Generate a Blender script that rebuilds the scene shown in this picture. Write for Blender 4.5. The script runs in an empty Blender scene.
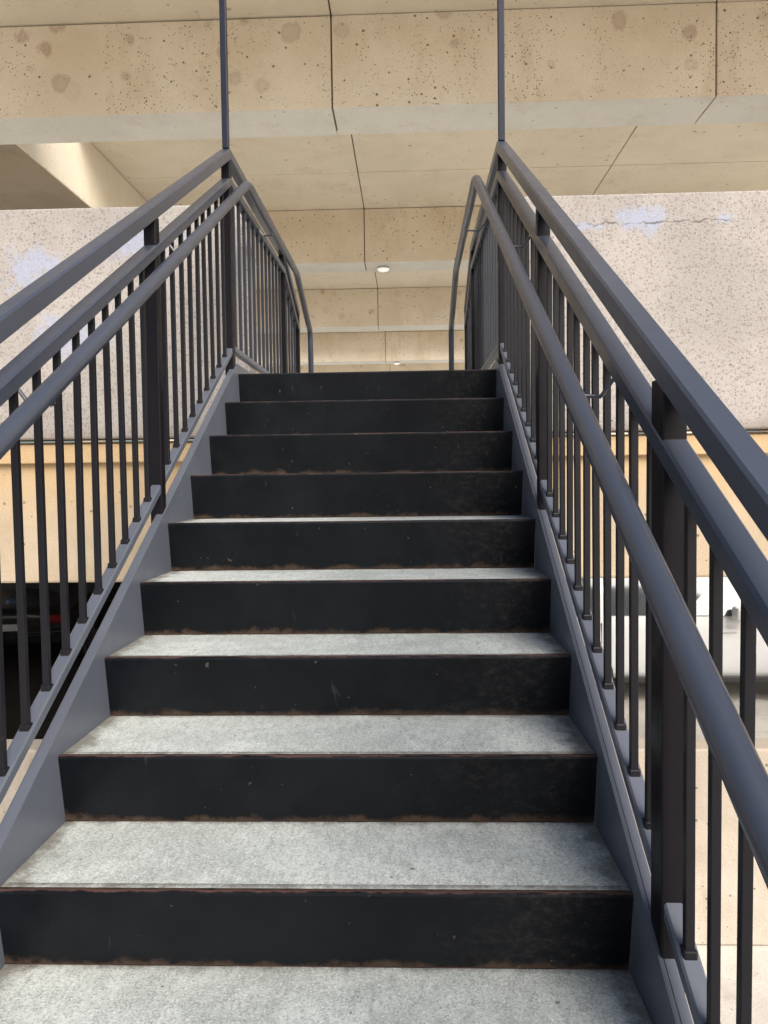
import bpy, math, random
from mathutils import Vector, Matrix
random.seed(7)
S=bpy.context.scene
COL=S.collection
RISE,RUN=0.1649,0.2834
SL=RISE/RUN
GZ=-1.98
HW=0.621
# ---------------------------------------------------------------- materials
class NT:
    def __init__(s,name):
        s.m=bpy.data.materials.new(name); s.m.use_nodes=True
        s.t=s.m.node_tree; s.b=s.t.nodes['Principled BSDF']
        s.pos=s.t.nodes.new('ShaderNodeNewGeometry').outputs['Position']
    def n(s,k,**kw):
        x=s.t.nodes.new(k)
        for a,v in kw.items(): setattr(x,a,v)
        return x
    def link(s,a,b): s.t.links.new(a,b)
    def setin(s,sock,v):
        if isinstance(v,bpy.types.NodeSocket): s.link(v,sock)
        elif v is not None: sock.default_value=v
    def objpos(s): s.pos=s.n('ShaderNodeTexCoord').outputs['Object']
    def scale(s,v):
        m=s.n('ShaderNodeMapping'); s.link(s.pos,m.inputs[0]); m.inputs['Scale'].default_value=v
        return m.outputs[0]
    def noise(s,sc,det=3,rough=.55,vec=None,dist=0):
        x=s.n('ShaderNodeTexNoise'); s.link(vec or s.pos,x.inputs['Vector'])
        x.inputs['Scale'].default_value=sc; x.inputs['Detail'].default_value=det
        x.inputs['Roughness'].default_value=rough; x.inputs['Distortion'].default_value=dist
        return x.outputs['Fac']
    def vorn(s,sc):
        x=s.n('ShaderNodeTexVoronoi'); s.link(s.pos,x.inputs['Vector']); x.inputs['Scale'].default_value=sc
        c=s.n('ShaderNodeSeparateColor'); s.link(x.outputs['Color'],c.inputs[0])
        return x.outputs['Distance'],c.outputs[0],c.outputs[1]
    def mr(s,v,a,b,c=0.,d=1.):
        x=s.n('ShaderNodeMapRange',interpolation_type='SMOOTHSTEP'); s.link(v,x.inputs[0])
        for i,q in enumerate((a,b,c,d)): x.inputs[i+1].default_value=q
        return x.outputs[0]
    def math(s,op,a,b=None,c=None):
        x=s.n('ShaderNodeMath',operation=op); s.setin(x.inputs[0],a); s.setin(x.inputs[1],b)
        if c is not None: s.setin(x.inputs[2],c)
        return x.outputs[0]
    def mix(s,f,a,b):
        x=s.n('ShaderNodeMix',data_type='RGBA'); s.setin(x.inputs[0],f)
        for i,v in ((6,a),(7,b)):
            if isinstance(v,tuple): v=v+(1,)
            s.setin(x.inputs[i],v)
        return x.outputs[2]
    def xyz(s):
        x=s.n('ShaderNodeSeparateXYZ'); s.link(s.pos,x.inputs[0]); return x.outputs
    def bump(s,h,st,dist=.01):
        x=s.n('ShaderNodeBump'); s.link(h,x.inputs['Height']); x.inputs['Strength'].default_value=st
        x.inputs['Distance'].default_value=dist; s.link(x.outputs[0],s.b.inputs['Normal'])
    def out(s,col=None,rough=None,metal=None,spec=None):
        if isinstance(col,tuple): col=col+(1,)
        s.setin(s.b.inputs['Base Color'],col); s.setin(s.b.inputs['Roughness'],rough)
        s.setin(s.b.inputs['Metallic'],metal); s.setin(s.b.inputs['Specular IOR Level'],spec)
        return s.m

def concrete(name,c1,c2,pit=14.,pitamt=.5,stain=.35,stainc=(.16,.12,.08),extra=None,fine=70,blots=0,dens=.5,rmax=.2):
    t=NT(name)
    col=t.mix(t.mr(t.noise(.9,5,.65),.38,.62),c1,c2)
    f=t.mr(t.noise(fine,2,.7),.3,.7)
    col=t.mix(t.math('MULTIPLY',f,.2),col,tuple(x*.6 for x in c1))
    streak=t.noise(2.2,5,.7,vec=t.scale((1,1,.3)))
    col=t.mix(t.math('MULTIPLY',t.mr(streak,.5,.74),stain),col,stainc)
    d,r1,r2=t.vorn(pit)
    thr=t.math('MULTIPLY',t.math('POWER',r1,2.2),rmax)
    hole=t.math('MULTIPLY',t.math('LESS_THAN',d,thr),t.math('GREATER_THAN',r2,1-dens))
    d,r1,r2=t.vorn(pit*2.7)
    clus=t.mr(streak,.40,.60,.5,1.25)
    h2=t.math('MULTIPLY',t.math('LESS_THAN',d,t.math('MULTIPLY',t.math('MULTIPLY',r1,rmax*1.2),clus)),t.math('GREATER_THAN',r2,1-dens*.7))
    hole=t.math('MAXIMUM',hole,h2)
    col=t.mix(t.math('MULTIPLY',hole,pitamt),col,tuple(x*.15 for x in c1))
    if blots:
        d,r1,r2=t.vorn(3.1)
        dd=t.math('ADD',d,t.math('MULTIPLY',t.math('SUBTRACT',streak,.5),.8))
        dd=t.math('ADD',dd,t.math('MULTIPLY',t.math('SUBTRACT',f,.5),.10))
        ring=t.math('MULTIPLY',t.mr(dd,.05,.12),t.mr(dd,.24,.15))
        core=t.mr(dd,.22,.05,0,.7)
        m=t.math('MULTIPLY',t.math('MAXIMUM',ring,core),t.mr(r2,.4,.9))
        col=t.mix(t.math('MULTIPLY',m,blots),col,(.34,.20,.13))
    if extra: col=extra(t,col)
    t.bump(f,.25,.005)
    return t.out(col,.92,spec=.25)

def wall_extra(t,col):
    X,Y,Z=t.xyz()
    d,r1,r2=t.vorn(80)
    m=t.math('MULTIPLY',t.math('LESS_THAN',d,t.math('MULTIPLY',r1,.6)),t.math('GREATER_THAN',r2,.40))
    col=t.mix(t.math('MULTIPLY',m,.45),col,(.17,.135,.115))
    m=t.math('MULTIPLY',t.math('LESS_THAN',d,t.math('MULTIPLY',r1,.5)),t.math('LESS_THAN',r2,.2))
    col=t.mix(t.math('MULTIPLY',m,.5),col,(.62,.59,.56))
    n0=t.noise(6,5,.8)
    nn=t.math('MULTIPLY',t.math('SUBTRACT',n0,.5),6.0)
    def blob(cx,cz,rx,rz):
        dx=t.math('MULTIPLY',t.math('SUBTRACT',X,cx),1/rx); dz=t.math('MULTIPLY',t.math('SUBTRACT',Z,cz),1/rz)
        return t.math('ADD',t.math('ADD',t.math('MULTIPLY',dx,dx),t.math('MULTIPLY',dz,dz)),nn)
    m=None
    for a in ((1.53,2.25,.17,.09),(1.25,2.22,.12,.03),(-1.35,2.2,.25,.12),(-1.98,2.05,.2,.14),(-1.75,1.65,.25,.14),(2.0,2.25,.05,.03)):
        b=blob(*a); m=b if m is None else t.math('MINIMUM',m,b)
    col=t.mix(t.mr(m,1.1,0,0,.62),col,(.36,.41,.56))
    zz=t.math('ADD',2.235,t.math('MULTIPLY',t.math('SUBTRACT',t.noise(5,5,.75,vec=t.scale((1,1,0))),.5),.12))
    d=t.math('ABSOLUTE',t.math('SUBTRACT',Z,zz))
    ln=t.math('LESS_THAN',d,t.mr(t.noise(9,2),.36,.7,.0,.007))
    ln=t.math('MULTIPLY',ln,t.math('GREATER_THAN',X,.5))
    ln=t.math('MULTIPLY',ln,t.math('LESS_THAN',X,2.15))
    col=t.mix(t.math('MULTIPLY',ln,.75),col,(.12,.10,.09))
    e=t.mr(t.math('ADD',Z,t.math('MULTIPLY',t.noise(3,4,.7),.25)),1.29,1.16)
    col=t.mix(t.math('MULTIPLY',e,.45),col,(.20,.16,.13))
    return col
def band_extra(t,col):
    X,Y,Z=t.xyz()
    e=t.mr(t.math('ADD',Z,t.math('MULTIPLY',t.math('SUBTRACT',t.noise(2.5,4,.7),.5),.5)),.45,1.0)
    return t.mix(t.math('MULTIPLY',e,.6),col,(.56,.37,.17))
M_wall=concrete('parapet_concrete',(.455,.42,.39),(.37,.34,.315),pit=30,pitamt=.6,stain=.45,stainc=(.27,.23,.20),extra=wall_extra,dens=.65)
M_beam=concrete('beam_concrete',(.85,.745,.59),(.76,.65,.49),pit=17,pitamt=.85,stain=.4,stainc=(.60,.44,.29),blots=.55,dens=.6,rmax=.23)
M_sof=concrete('soffit_painted_light',(.80,.78,.71),(.73,.71,.64),pit=12,pitamt=.35,stain=.3,stainc=(.52,.46,.37),dens=.3)  # paler grey stands in for light bounced onto the beam undersides
M_gsof=concrete('soffit_painted_shade',(.36,.30,.22),(.30,.25,.18),pit=12,pitamt=.35,stain=.3,stainc=(.2,.16,.11),dens=.3)  # shade under the girder painted in as a darker tan
M_span=concrete('spandrel_concrete',(.58,.48,.355),(.49,.395,.28),pit=17,pitamt=.7,stain=.4,stainc=(.30,.22,.14),dens=.5,extra=band_extra)
M_barr=concrete('barrier_concrete',(.57,.51,.43),(.44,.38,.31),pit=15,pitamt=.7,stain=.8,stainc=(.26,.21,.15),dens=.6)
M_ceil=concrete('ceiling_concrete',(.85,.77,.62),(.79,.71,.56),pit=8,pitamt=.45,stain=.3,stainc=(.58,.47,.34),dens=.45)
M_deck=concrete('deck_concrete',(.74,.71,.65),(.68,.65,.59),pit=20,pitamt=.3,stain=.1)
M_ground=concrete('ground_concrete',(.64,.61,.55),(.54,.51,.46),pit=20,pitamt=.4,stain=.5,stainc=(.33,.30,.26))
M_shade=concrete('painted_shade_concrete',(.07,.062,.045),(.05,.044,.032),pit=20,pitamt=.3,stain=.4,stainc=(.03,.025,.02))  # dark colour paints in the shade of the lower level

def tread_mat():
    t=NT('tread_concrete')
    X,Y,Z=t.xyz()
    c=t.mix(t.mr(t.noise(3.2,6,.75),.38,.64),(.56,.595,.57),(.40,.43,.41))
    sc=t.noise(75,3,.75,vec=t.scale((1,.3,1)))
    c=t.mix(t.math('MULTIPLY',t.mr(sc,.45,.68),.42),c,(.25,.265,.25))
    g=t.noise(230,1,.6)
    c=t.mix(t.math('MULTIPLY',t.mr(g,.48,.68),.5),c,(.17,.18,.17))
    c=t.mix(t.math('MULTIPLY',t.mr(t.noise(190,1,.6),.56,.72),.45),c,(.82,.85,.82))
    ax=t.math('ABSOLUTE',X)
    n=t.noise(16,4,.7)
    edge=t.mr(t.math('ADD',ax,t.math('MULTIPLY',t.math('SUBTRACT',n,.5),.14)),.555,.622)
    c=t.mix(t.math('MULTIPLY',edge,.8),c,(.11,.095,.07))
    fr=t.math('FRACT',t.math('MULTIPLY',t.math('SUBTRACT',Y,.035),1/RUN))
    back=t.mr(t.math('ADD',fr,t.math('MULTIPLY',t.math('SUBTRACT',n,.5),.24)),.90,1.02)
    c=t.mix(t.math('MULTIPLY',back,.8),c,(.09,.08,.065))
    d,r1,r2=t.vorn(30)
    sp=t.math('MULTIPLY',t.math('LESS_THAN',d,t.math('MULTIPLY',r1,.16)),t.math('GREATER_THAN',r2,.85))
    c=t.mix(t.math('MULTIPLY',sp,.7),c,(.09,.08,.07))
    t.bump(g,.45,.003)
    return t.out(c,.9,spec=.3)
M_tread=tread_mat()

def riser_mat():
    t=NT('riser_black_paint')
    X,Y,Z=t.xyz()
    c=t.mix(t.mr(t.noise(4,4,.7),.35,.7),(.003,.004,.006),(.0065,.008,.011))
    patch=t.mr(t.math('ADD',X,t.math('MULTIPLY',t.noise(3.2,4,.75),.7)),.52,.90)
    patch=t.math('MULTIPLY',patch,t.mr(X,.61,.54))
    sp=t.mr(t.noise(38,7,.85,vec=t.scale((1,1,1.5))),.44,.72)
    c=t.mix(t.math('MULTIPLY',t.math('MULTIPLY',patch,sp),.55),c,(.058,.053,.046))
    fr=t.math('FRACT',t.math('MULTIPLY',Z,1/RISE))
    n=t.noise(12,5,.75)
    foot=t.mr(t.math('ADD',fr,t.math('MULTIPLY',t.math('SUBTRACT',n,.5),.5)),.10,-.03)
    c=t.mix(t.math('MULTIPLY',foot,.8),c,(.08,.052,.034))
    nb=t.noise(6,4,.8)
    top=t.mr(t.math('ADD',fr,t.math('MULTIPLY',t.math('SUBTRACT',nb,.5),.10)),.985,1.0)
    c=t.mix(t.math('MULTIPLY',top,.6),c,(.12,.062,.055))
    bits=t.mr(t.noise(48,2,.6),.73,.76)
    c=t.mix(t.math('MULTIPLY',bits,.35),c,(.2,.15,.12))
    scr=t.mr(t.noise(20,3,.7,vec=t.scale((1,1,.12))),.68,.76)
    c=t.mix(t.math('MULTIPLY',scr,.2),c,(.10,.10,.11))
    return t.out(c,t.mr(n,.3,.7,.36,.55),spec=.2)
M_riser=riser_mat()

def steel(name,c,rough=(.32,.48),rust=.5,spec=.5):
    t=NT(name)
    col=t.mix(t.mr(t.noise(3,3,.6),.3,.7),c,tuple(x*1.15 for x in c))
    n=t.noise(17,3,.65)
    col=t.mix(t.math('MULTIPLY',t.mr(n,.70,.75),rust),col,(.12,.08,.06))
    return t.out(col,t.mr(n,.3,.7,*rough),spec=spec)
M_rail=steel('rail_blue_grey_paint',(.045,.053,.074),(.28,.33),.2,.6)
M_pole=steel('pole_dark_blue_paint',(.014,.017,.030),(.35,.45),.1,.25)
M_post=steel('post_dark_paint',(.0065,.0055,.008),(.38,.5),.12,.18)
M_bal=steel('baluster_dark_paint',(.0085,.0082,.011),(.38,.5),.2,.25)
M_lbal=steel('landing_baluster_paint',(.022,.024,.032),(.35,.45),.2,.35)
M_string=steel('stringer_grey_paint',(.088,.098,.122),(.38,.46),.25)

def simple(name,c,r=.5,metal=0,spec=.5,emit=None,coat=0,var=.15):
    t=NT(name); t.objpos()
    col=t.mix(t.mr(t.noise(6,2),.3,.7),c,tuple(x*(1-var) for x in c))
    m=t.out(col,r,metal,spec)
    if coat: t.b.inputs['Coat Weight'].default_value=coat
    if emit:
        t.b.inputs['Emission Color'].default_value=(1,.97,.9,1); t.b.inputs['Emission Strength'].default_value=emit
    return m
M_white=simple('car_paint_white',(.83,.84,.85),.25,coat=.6,var=.04)
M_blackcar=simple('car_paint_black',(.010,.010,.012),.22,coat=.7)
M_glass=simple('car_glass',(.07,.08,.09),.06,spec=.8)
M_tyre=simple('rubber',(.04,.04,.04),.8)
M_rim=simple('alloy',(.5,.51,.52),.3,.8)
M_trim=simple('black_trim',(.04,.04,.04),.5)
M_red=simple('tail_lens',(.30,.015,.012),.25)
M_clear=simple('head_lens',(.75,.77,.8),.1)
M_lamp=simple('lamp_diffuser',(.85,.85,.82),.4,emit=.55)
M_rimlamp=simple('lamp_housing',(.6,.58,.52),.4)
M_joint=simple('joint_sealant',(.15,.11,.075),.9)

# ---------------------------------------------------------------- helpers
def mesh_obj(name,verts,faces,mat,parent=None,smooth=False,bevel=0,loc=None):
    me=bpy.data.meshes.new(name)
    me.from_pydata([tuple(v) for v in verts],[],faces); me.update()
    import bmesh
    bm=bmesh.new(); bm.from_mesh(me); bmesh.ops.recalc_face_normals(bm,faces=bm.faces); bm.to_mesh(me); bm.free()
    me.materials.append(mat)
    if smooth: me.polygons.foreach_set('use_smooth',[True]*len(me.polygons))
    o=bpy.data.objects.new(name,me); COL.objects.link(o)
    if parent: o.parent=parent
    if loc: o.location=loc
    if bevel:
        b=o.modifiers.new('Bevel','BEVEL'); b.width=bevel; b.segments=2; b.limit_method='ANGLE'
    return o
def boxg(x0,x1,y0,y1,z0,z1,off=0):
    v=[(x,y,z) for x in (x0,x1) for y in (y0,y1) for z in (z0,z1)]
    f=[(0,1,3,2),(4,6,7,5),(0,4,5,1),(2,3,7,6),(0,2,6,4),(1,5,7,3)]
    return v,[tuple(i+off for i in q) for q in f]
def box(name,b,mat,parent=None,bevel=0):
    v,f=boxg(*b); return mesh_obj(name,v,f,mat,parent,bevel=bevel)
def merge(parts):
    V=[];F=[]
    for v,f in parts:
        k=len(V); V+=list(v); F+=[tuple(i+k for i in q) for q in f]
    return V,F
def rect(w,h,c=.004):
    w/=2;h/=2
    return [(-w+c,-h),(w-c,-h),(w,-h+c),(w,h-c),(w-c,h),(-w+c,h),(-w,h-c),(-w,-h+c)]
def circ(r,n=20): return [(r*math.cos(2*math.pi*i/n),r*math.sin(2*math.pi*i/n)) for i in range(n)]
def sweep(x,pts,prof):
    P=[Vector(p) for p in pts]; n=len(P); T=[(P[i+1]-P[i]).normalized() for i in range(n-1)]
    V=[];F=[];k=len(prof)
    for i in range(n):
        t0=T[max(i-1,0)]; t1=T[min(i,n-2)]
        n0=Vector((-t0.y,t0.x)); n1=Vector((-t1.y,t1.x)); m=(n0+n1).normalized(); s=1/max(.3,m.dot(n0))
        for a,b in prof:
            q=P[i]+m*(b*s); V.append((x+a,q.x,q.y))
    for i in range(n-1):
        for j in range(k):
            F.append((i*k+j,i*k+(j+1)%k,(i+1)*k+(j+1)%k,(i+1)*k+j))
    F.append(tuple(range(k))); F.append(tuple((n-1)*k+j for j in range(k)))
    return V,F
def rounded(pts,r=.06,n=6):
    out=[pts[0]]
    for i in range(1,len(pts)-1):
        a,b,c=Vector(pts[i-1]),Vector(pts[i]),Vector(pts[i+1])
        u=(a-b);v=(c-b); rr=min(r,u.length*.45,v.length*.45)
        p0=b+u.normalized()*rr; p1=b+v.normalized()*rr
        for k in range(n+1):
            s=k/n; q=p0*(1-s)**2+b*2*s*(1-s)+p1*s*s; out.append((q.x,q.y))
    out.append(pts[-1]); return out
def empty(name,label=None,cat=None,loc=(0,0,0)):
    e=bpy.data.objects.new(name,None); COL.objects.link(e); e.location=loc; e.empty_display_size=.2
    if label: e['label']=label
    if cat: e['category']=cat
    return e

# ---------------------------------------------------------------- staircase
stair=empty('staircase','black steel staircase with pale concrete treads and blue grey railings','staircase')
E=.034
def step_meshes():
    pr=[(.0,-.007),(.0015,-.002),(.006,0),(.014,0),(.016,-.006),(.012,-.012),(E+.006,-RISE-.03),(E,-RISE-.03)]
    V=[];F=[];k=len(pr)
    for x in (-HW,HW):
        for y,z in pr: V.append((x,y,z))
    for j in range(k): F.append((j,(j+1)%k,k+(j+1)%k,k+j))
    F.append(tuple(range(k)));F.append(tuple(range(k,2*k)))
    return V,F
rv,rf=step_meshes()
step0=None
for n in range(-11,9):
    y,z=n*RUN,n*RISE
    if step0 is None:
        step0=mesh_obj('riser',rv,rf,M_riser,stair,loc=(0,y,z)); o=step0
        tv,tf=boxg(-HW,HW,.0155,RUN+E-.002,-.03,-.0025)
        tread0=mesh_obj('tread',tv,tf,M_tread,stair,loc=(0,y,z))
    else:
        o=step0.copy(); COL.objects.link(o); o.parent=stair; o.location=(0,y,z)
        if n<8:
            q=tread0.copy(); COL.objects.link(q); q.parent=stair; q.location=(0,y,z)
    o['label']='black painted steel riser with rust and scuffs'
LY0,LY1=8*RUN,3.80; LZ=8*RISE
box('landing',(-HW,HW,LY0+.0158,LY1,LZ-.03,LZ-.0025),M_tread,stair)
for i in range(2):
    box('riser',(-HW,HW,LY1+i*.28,LY1+.012+i*.28,LZ-RISE*(i+1),LZ-.003-RISE*i),M_riser,stair)
    if i==0: box('tread',(-HW,HW,LY1+.013,LY1+.28,LZ-RISE-.1,LZ-RISE),M_tread,stair)
TR,T2,TH,TB=1.05,.921,.905,.134
ZT,Z2,ZH,ZB=2.343,2.218,2.212,LZ+.118
for sx in (-1,1):
    X=.648*sx
    def chan():
        t_top,t_bot=.052,-.30
        zt=LZ+.045
        yk=(zt-t_top)/SL; yk2=(LZ-.26-t_bot)/SL
        parts=[]
        xin=(HW+.001)*sx; xw=(HW+.009)*sx; xo=(HW+.030)*sx
        ylow=-3.35
        def prism(xa,xb,poly):
            k=len(poly);V=[(xa,)+p for p in poly]+[(xb,)+p for p in poly]
            F=[(j,(j+1)%k,k+(j+1)%k,k+j) for j in range(k)]+[tuple(range(k)),tuple(range(k,2*k))]
            return V,F
        poly=[(ylow,SL*ylow+t_bot),(ylow,SL*ylow+t_top),(yk,zt),(LY1,zt),(LY1+.62,zt-.36),(LY1+.62,LZ-.33),(LY1,LZ-.26),(yk2,LZ-.26)]
        parts.append(prism(xin,xw,poly))
        top=[(ylow,SL*ylow+t_top),(yk,zt),(LY1,zt),(LY1+.62,zt-.36)]
        bot=[(ylow,SL*ylow+t_bot),(yk2,LZ-.26),(LY1,LZ-.26)]
        xm=(xw+xo)/2; w=abs(xo-xw)
        for pth,dz in ((top,-.006),(bot,.006)):
            pp=[(a,b+dz) for a,b in pth]
            parts.append(sweep(xm,pp,rect(w-.0005,.010,.002)))
        return merge(parts)
    v,f=chan(); mesh_obj('stringer',v,f,M_string,stair)
    end_low=-3.15
    def gp(t,zl):
        return [(end_low,SL*end_low+t),((zl-t)/SL,zl),(3.80,zl),(4.46,zl-.27)]
    v,f=sweep(X,gp(TR,ZT),rect(.047,.046,.005))
    guard=mesh_obj('railing',v,f,M_rail,stair)
    guard['label']='blue grey painted tubular steel guard railing'
    v,f=sweep(X,gp(T2,Z2),rect(.046,.038,.005)); mesh_obj('middle_rail',v,f,M_rail,guard)
    v,f=sweep(X,gp(TB,ZB),rect(.034,.028,.004)); mesh_obj('bottom_rail',v,f,M_string,guard)
    xh=-.553 if sx<0 else .530
    hp=rounded([(end_low-.15,SL*end_low+TH),(end_low,SL*end_low+TH),((ZH-TH)/SL,ZH),(3.82,ZH),(4.50,ZH-.27),(4.54,.995)],.07,6)
    v,f=sweep(xh,hp,circ(.0208,24)); mesh_obj('handrail',v,f,M_rail,guard,smooth=True)
    YA,YB,YC=-.115,1.12,2.222
    def post(y,z0,z1,w=.05):
        b=(X-.0205,X+.0205,y-w/2,y+w/2,z0,z1)
        return box('post',b,M_post,guard,bevel=.003)
    for y in (-2.4,-1.24,YA,YB): post(y,SL*y-.20,SL*y+TR-.02,.062 if y==YA else .042)
    post(YC,LZ-.15,ZT-.02,.045); post(3.80,LZ+.045,ZT-.02,.04); post(4.44,.99,ZT-.29,.04)
    for y,zz in ((-1.1,None),(.17,None),(1.25,None),(2.9,ZH)):
        zc=SL*y+TH if zz is None else zz
        pts=[Vector((X-.02*sx,y,zc-.005)),Vector((X-.045*sx,y,zc-.040)),Vector((xh,y,zc-.036)),Vector((xh,y,zc-.018))]
        parts=[]
        for a,b in zip(pts[:-1],pts[1:]):
            d=(b-a); L=d.length; q=d.to_track_quat('Z','Y').to_matrix().to_4x4(); q.translation=a
            V=[];n=8
            for h in (0,L):
                for i in range(n): V.append(q@Vector((.0045*math.cos(i*math.tau/n),.0045*math.sin(i*math.tau/n),h)))
            F=[(i,(i+1)%n,n+(i+1)%n,n+i) for i in range(n)]+[tuple(range(n)),tuple(range(n,2*n))]
            parts.append((V,F))
        v,f=merge(parts); mesh_obj('handrail_bracket',v,f,M_rail,guard)
    bw=.0155
    def fill(a,b,n): 
        return [a+(b-a)*(i+1)/(n+1) for i in range(n)]
    up=fill(-1.24,YA,10)[2:]+fill(YA,YB,11)+fill(YB,YC,9)
    hgt=T2-TB+.004
    bm_s=None
    for y in up:
        if bm_s is None:
            bm_s=box('baluster',(-bw/2,bw/2,-bw/2,bw/2,0,hgt-.03),M_bal,guard,bevel=.0015); o=bm_s
        else:
            o=bm_s.copy(); COL.objects.link(o); o.parent=guard
        o.location=(X,y,SL*y+TB+.008); o.rotation_euler=(random.uniform(-.004,.004),random.uniform(-.004,.004),0)
    bm_l=None
    for y in fill(YC,3.80,12):
        if bm_l is None:
            bm_l=box('baluster',(-bw/2,bw/2,-bw/2,bw/2,0,Z2-ZB-.03),M_lbal,guard,bevel=.0015); o=bm_l
        else:
            o=bm_l.copy(); COL.objects.link(o); o.parent=guard
        o.location=(X,y,ZB+.012)
    for y in fill(3.80,4.44,4):
        o=bm_l.copy(); COL.objects.link(o); o.parent=guard; o.location=(X,y,ZB+.012-(y-3.8)*.41)
    parts=[boxg(X-.0115,X+.0115,y-.0115,y+.0115,SL*y+TB+.006,SL*y+TB+.024) for y in up]
    v,f=merge(parts); o=mesh_obj('weld_beads',v,f,M_bal,guard,bevel=.003); o['kind']='stuff'
    parts=[boxg(X-bw/2,X+bw/2,y-bw/2,y+bw/2,SL*y+TB+.008,SL*y+TB+hgt-.02) for y in fill(-2.4,-1.24,10)+fill(-1.24,YA,10)[:2]]
    v,f=merge(parts); o=mesh_obj('lower_balusters',v,f,M_bal,guard); o['kind']='stuff'
    box('pole',(X-.015,X+.015,2.207,2.237,ZT+.023,6.2),M_pole,stair,bevel=.003)

# ---------------------------------------------------------------- parking garage
gar=empty('parking_garage','tan precast concrete parking garage with deep beams and pale parapet','parking garage')
PW=3.46; J0=-.47
rows=[5.7,10.7,15.7,20.7,25.7]
BZ0,BZ1=4.2,5.02
js=[J0+PW*i for i in range(-2,3)]
XL,XR=js[0],js[-1]
proto=None
for ry in rows:
    for jx in js[:-1]:
        L=(jx,ry+random.uniform(-.004,.004),BZ0+random.uniform(-.004,.002))
        if proto is None:
            v,f=boxg(.007,PW-.007,0,.55,0,BZ1-BZ0); proto=mesh_obj('beam',v,f,M_beam,gar,bevel=.008); o=proto
            v,f=boxg(.009,PW-.009,.008,.546,-.004,.02); sproto=mesh_obj('beam_light_plate',v,f,M_sof,o); s=sproto  # thin added plate, carries the bounced light as a paler colour
        else:
            o=proto.copy(); COL.objects.link(o); o.parent=gar
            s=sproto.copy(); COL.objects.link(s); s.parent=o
        o.location=L
    box('joint_filler',(XL,XR,ry+.025,ry+.5,BZ0+.015,BZ1-.02),M_joint,gar)
for y0,y1 in ((3.9,6.0),(7.6,9.3),(9.3,11.0),(13.9,16.0),(19.6,21.0),(24.4,26.0)):  # gaps between slabs are cut out of view to let sky light in
    pr=None
    for jx in js[:-1]:
        if pr is None:
            v,f=boxg(.007,PW-.007,.007,y1-y0-.007,0,.2); pr=mesh_obj('ceiling_slab',v,f,M_ceil,gar,bevel=.008); o=pr
        else:
            o=pr.copy(); COL.objects.link(o); o.parent=gar
        o.location=(jx,y0,5.0245+random.uniform(0,.003))
    box('joint_filler',(XL,XR,y0+.02,y1-.02,5.045,5.2),M_joint,gar)
for ya,yb2 in ((6.26,10.69),(11.26,15.69)):
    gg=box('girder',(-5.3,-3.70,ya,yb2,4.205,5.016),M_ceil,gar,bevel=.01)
    box('girder_shade_plate',(-5.29,-3.71,ya+.01,yb2-.01,4.200,4.23),M_gsof,gg)  # added plate that holds the girder's painted shade
for a,b in ((XL,-.72),(.72,XR)):
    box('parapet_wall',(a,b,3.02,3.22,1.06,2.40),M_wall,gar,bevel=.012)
box('spandrel_beam',(XL,XR,3.10,3.6,.20,1.045),M_span,gar,bevel=.015)
box('ledge',(XL,XR,3.06,3.099,.92,1.03),M_span,gar,bevel=.006)
box('deck',(XL,2.4,3.61,27,.78,.985),M_deck,gar)
box('deck',(2.401,XR,13.0,27,.78,.985),M_deck,gar)  # starts far back: opening added here so daylight reaches the white car
box('barrier_wall',(XL,XR,3.04,3.24,GZ+.004,-.80),M_barr,gar,bevel=.012)
for x in (XL+.35,XR-.35):
    for ry in rows: 
        box('column',(x-.3,x+.3,ry+.02,ry+.52,GZ+.006,.775),M_beam,gar,bevel=.02)
        box('column',(x-.3,x+.3,ry+.02,ry+.52,.99,BZ0-.010),M_beam,gar,bevel=.02)
box('added_back_wall',(XL-2,1.0,17,17.3,GZ+.004,.779),M_shade,gar)  # added to keep the lower left dark; its dark colour is painted shade
box('added_side_wall',(XL-2.3,XL-2,3.3,17.3,GZ+.004,.779),M_shade,gar)  # side wall added to darken the lower left, also in painted shade
def lamp(x,y,z,s=1):
    e=empty('ceiling_lamp','small round white ceiling light, lit, under the concrete beam','lamp',(x,y,z))
    e['group']='ceiling lights of the parking deck'
    for nm,r0,r1,z0,z1,m in (('housing',.09*s,.10*s,0,-.03,M_rimlamp),('diffuser',.095*s,.07*s,-.031,-.06,M_lamp)):
        V=[];n=24
        for r,zz in ((r0,z0),(r1,z1)):
            for i in range(n): V.append((r*math.cos(i*math.tau/n),r*math.sin(i*math.tau/n),zz))
        F=[(i,(i+1)%n,n+(i+1)%n,n+i) for i in range(n)]+[tuple(range(n)),tuple(range(n,2*n))]
        mesh_obj(nm,V,F,m,e)
lamp(-.19,10.98,4.190); lamp(-.15,20.95,4.190)

g=mesh_obj('ground',[(-300,-300,GZ),(300,-300,GZ),(300,300,GZ),(-300,300,GZ)],[(0,1,2,3)],M_ground); g['kind']='structure'
fl=mesh_obj('painted_shade_floor',[(XL-1.9,3.3,GZ+.004),(.9,3.3,GZ+.004),(.9,16.9,GZ+.004),(XL-1.9,16.9,GZ+.004)],[(0,1,2,3)],M_shade); fl['kind']='structure'  # sheet over the ground, shade under the deck painted as dark colour

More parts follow.
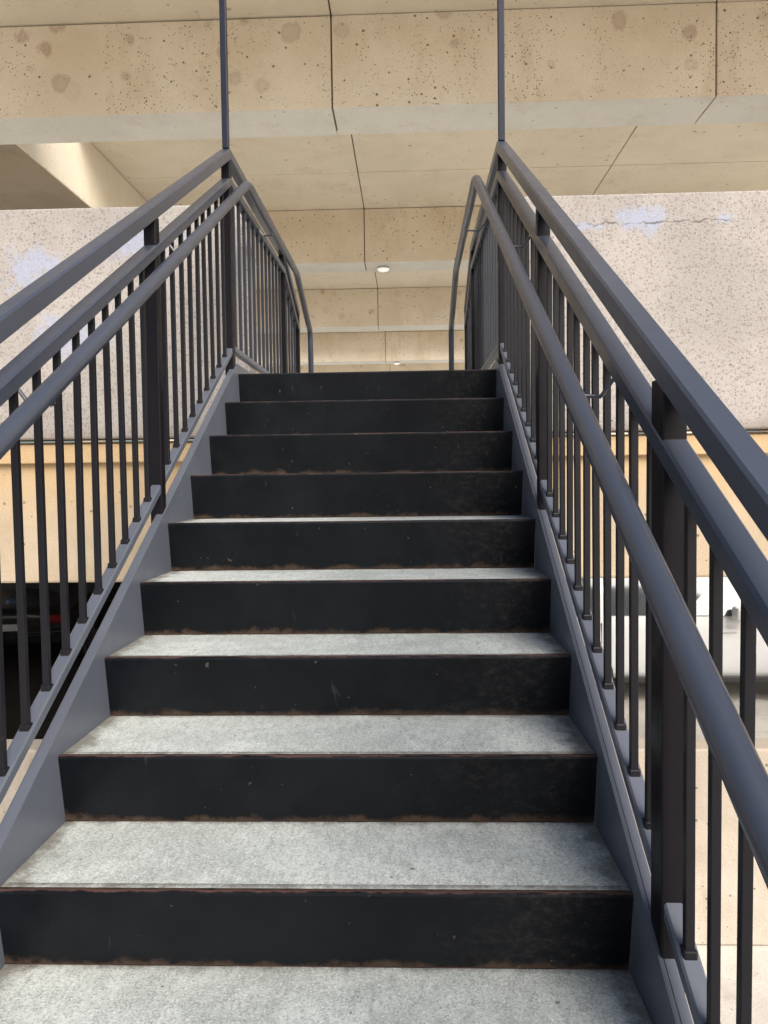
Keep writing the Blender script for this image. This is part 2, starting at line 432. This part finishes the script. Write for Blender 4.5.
# ---------------------------------------------------------------- cars
def car(label,paint,loc,rot,suv=True):
    e=empty('parked_car',label,'car',loc); e.rotation_euler=(0,0,rot)
    belt=1.05 if suv else .95
    if suv:
        st=[(0,.78,.45,.80,.86,.60),(.03,.86,.34,1.0,1.08,.66),(.10,.90,.30,1.04,1.30,.68),(.35,.92,.28,1.05,1.64,.68),(.9,.93,.27,1.05,1.70,.70),(1.8,.93,.26,1.05,1.71,.70),(2.5,.93,.26,1.04,1.66,.69),(2.85,.93,.26,1.03,1.48,.70),(3.3,.92,.26,1.02,1.10,.76),(3.9,.91,.27,.97,1.02,.74),(4.4,.87,.30,.86,.90,.68),(4.6,.74,.38,.68,.72,.55)]
    else:
        st=[(0,.74,.45,.78,.83,.58),(.04,.84,.34,.90,.95,.68),(.5,.89,.28,.94,1.02,.70),(.85,.90,.27,.95,1.18,.66),(1.3,.90,.26,.95,1.40,.62),(1.9,.90,.25,.95,1.45,.62),(2.4,.90,.25,.94,1.42,.62),(2.9,.90,.25,.93,1.18,.66),(3.3,.89,.25,.92,.98,.70),(3.9,.88,.26,.86,.91,.68),(4.4,.84,.30,.74,.78,.62),(4.6,.70,.38,.60,.64,.50)]
    def ring(s):
        x,w,zb,zl,zr,rw=s
        h=[(w*.80,zb),(w*.97,zb+.05),(w,zb+(zl-zb)*.45),(w*.985,zl-.03),(w*.955,zl+.01),(rw,zr-.06 if zr-zl>.15 else zl+(zr-zl)*.6),(rw*.8,zr)]
        return [(x,y,z) for y,z in h]+[(x,-y,z) for y,z in reversed(h)]
    V=[];F=[];k=14
    for s in st: V+=ring(s)
    for i in range(len(st)-1):
        for j in range(k): F.append((i*k+j,i*k+(j+1)%k,(i+1)*k+(j+1)%k,(i+1)*k+j))
    F.append(tuple(range(k)));F.append(tuple((len(st)-1)*k+j for j in range(k)))
    body=mesh_obj('body',V,F,paint,e,smooth=True)
    sb=body.modifiers.new('sub','SUBSURF'); sb.levels=2; sb.render_levels=2
    def interp(x):
        for a,b in zip(st[:-1],st[1:]):
            if a[0]<=x<=b[0]:
                t=(x-a[0])/(b[0]-a[0]); return tuple(p*(1-t)+q*t for p,q in zip(a,b))
    def sidept(x,f,side,o=.012):
        s=interp(x); w=s[1]*.955; z0=s[3]+.03; y1=s[5]; z1=s[4]-.10
        return (x,side*(w+(y1-w)*f+o),z0+(z1-z0)*f)
    wins=[(.45,1.05),(1.12,1.95),(2.03,2.78)] if suv else [(1.0,1.85),(1.93,2.75)]
    for side in (-1,1):
        for a,b in wins:
            ta=a+(.16 if (not suv and a==1.0) else .03); tb=b-(.22 if b>2.7 else .02)
            q=[sidept(a,0.02,side),sidept(b,0.02,side)]
            m1=sidept(tb,.95,side); m2=sidept(ta,.95,side)
            mesh_obj('window',q+[m1,m2],[(0,1,2,3)],M_glass,e).modifiers.new('s','SOLIDIFY').thickness=.008
        for xx in ((1.75,2.6) if suv else (1.6,2.55)):
            s=interp(xx); box('door_handle',(xx-.1,xx+.1,side*s[1]-.012,side*s[1]+.012,belt-.17,belt-.13),paint,e,bevel=.006)
        for xx in ((1.08,1.99,2.92) if suv else (1.05,1.89,2.85)):
            s=interp(xx); box('door_seam',(xx-.004,xx+.004,side*s[1]*.985-.006,side*s[1]*.985+.006,.36,belt-.05),M_trim,e)
        box('mirror',(2.62,2.80,side*1.02-.1,side*1.02+.1,belt+.0,belt+.15),paint,e,bevel=.03)
        box('sill_trim',(1.25,3.3,side*.905-.02,side*.905+.02,.27,.34),M_trim,e,bevel=.01)
        box('tail_light',(-.005,.07,side*(.72 if suv else .68)-.12,side*(.72 if suv else .68)+.12,belt-.24,belt-.12),M_red,e,bevel=.03)
        box('headlight',(4.30,4.50,side*.66-.13,side*.66+.13,.66,.78),M_clear,e,bevel=.03)
    if suv:
        mesh_obj('rear_window',[(.085,-.58,1.12),(.085,.58,1.12),(.30,.52,1.58),(.30,-.52,1.58)],[(0,1,2,3)],M_glass,e)
        mesh_obj('windscreen',[(3.22,-.68,1.14),(3.22,.68,1.14),(2.66,.58,1.60),(2.66,-.58,1.60)],[(0,1,2,3)],M_glass,e)
    else:
        mesh_obj('rear_window',[(.62,-.58,1.06),(.62,.58,1.06),(1.2,.50,1.385),(1.2,-.50,1.385)],[(0,1,2,3)],M_glass,e)
        mesh_obj('windscreen',[(3.15,-.60,1.06),(3.15,.60,1.06),(2.55,.5,1.385),(2.55,-.5,1.385)],[(0,1,2,3)],M_glass,e)
    box('rear_bumper',(-.05,.08,-.80,.80,.40,.58),paint,e,bevel=.04)
    box('licence_plate',(-.06,-.052,-.16,.16,.62,.72),M_clear,e)
    for wx in (.85,3.72):
        for side in (-1,1):
            def cyl(nm,r,y0,y1,m,par,cx=wx,cz=.34,n=32,bev=0):
                V=[]
                for y in (y0,y1):
                    for i in range(n): V.append((cx+r*math.cos(i*math.tau/n),y,cz+r*math.sin(i*math.tau/n)))
                F=[(i,(i+1)%n,n+(i+1)%n,n+i) for i in range(n)]+[tuple(range(n)),tuple(range(n,2*n))]
                return mesh_obj(nm,V,F,m,par,bevel=bev)
            cyl('wheel_arch',.37,side*.70,side*.922,M_trim,e,cz=.355)
            w=cyl('wheel',.34,side*.72,side*.932,M_tyre,e,bev=.02)
            cyl('rim',.225,side*.80,side*.936,M_trim,w)
            P=[]
            for q in range(10):
                a=q*math.tau/10
                v,f=boxg(-.024,.024,side*.937,side*.945,.03,.215)
                P.append(([(wx+x*math.cos(a)-z*math.sin(a),y,.34+x*math.sin(a)+z*math.cos(a)) for x,y,z in v],f))
            v,f=merge(P); mesh_obj('spokes',v,f,M_rim if suv else M_trim,w)
    return e
car('white sport utility vehicle parked under the concrete deck',M_white,(1.42,8.8,GZ+.006),0,True)
car('black sedan with red tail lights parked under the deck',M_blackcar,(-5.75,9.6,GZ+.008),math.radians(98),False)

# ---------------------------------------------------------------- light
W=bpy.data.worlds.new('World'); S.world=W; W.use_nodes=True
nt=W.node_tree; bg=nt.nodes['Background']; sky=nt.nodes.new('ShaderNodeTexSky'); sky.sky_type='NISHITA'
sky.sun_disc=False; sky.sun_elevation=math.radians(40); sky.sun_rotation=math.radians(145)
sky.dust_density=4.0; sky.air_density=1.0
nt.links.new(sky.outputs[0],bg.inputs[0]); bg.inputs[1].default_value=.15
sd=bpy.data.lights.new('sun','SUN'); so=bpy.data.objects.new('sun',sd); COL.objects.link(so)
sd.energy=4.2; sd.angle=math.radians(40); sd.color=(1,.955,.895)
az=math.radians(145); el=math.radians(40)
src=Vector((math.sin(az)*math.cos(el),math.cos(az)*math.cos(el),math.sin(el)))
so.rotation_euler=src.to_track_quat('Z','Y').to_euler(); so.location=(5,-10,12)
S.view_settings.view_transform='Standard'; S.view_settings.look='None'; S.view_settings.exposure=0; S.view_settings.gamma=1

# ---------------------------------------------------------------- camera
cd=bpy.data.cameras.new('camera'); co=bpy.data.objects.new('camera',cd); COL.objects.link(co)
cd.sensor_fit='VERTICAL'; cd.sensor_height=36; cd.lens=36*769/1024; cd.clip_end=1000; cd.clip_start=.02
R=Matrix.Rotation(math.radians(2.0),4,'Z')@Matrix.Rotation(math.radians(90-2.4),4,'X')@Matrix.Rotation(math.radians(-.75),4,'Z')
co.matrix_world=Matrix.Translation((.205,-1.452,.797))@R
S.camera=co
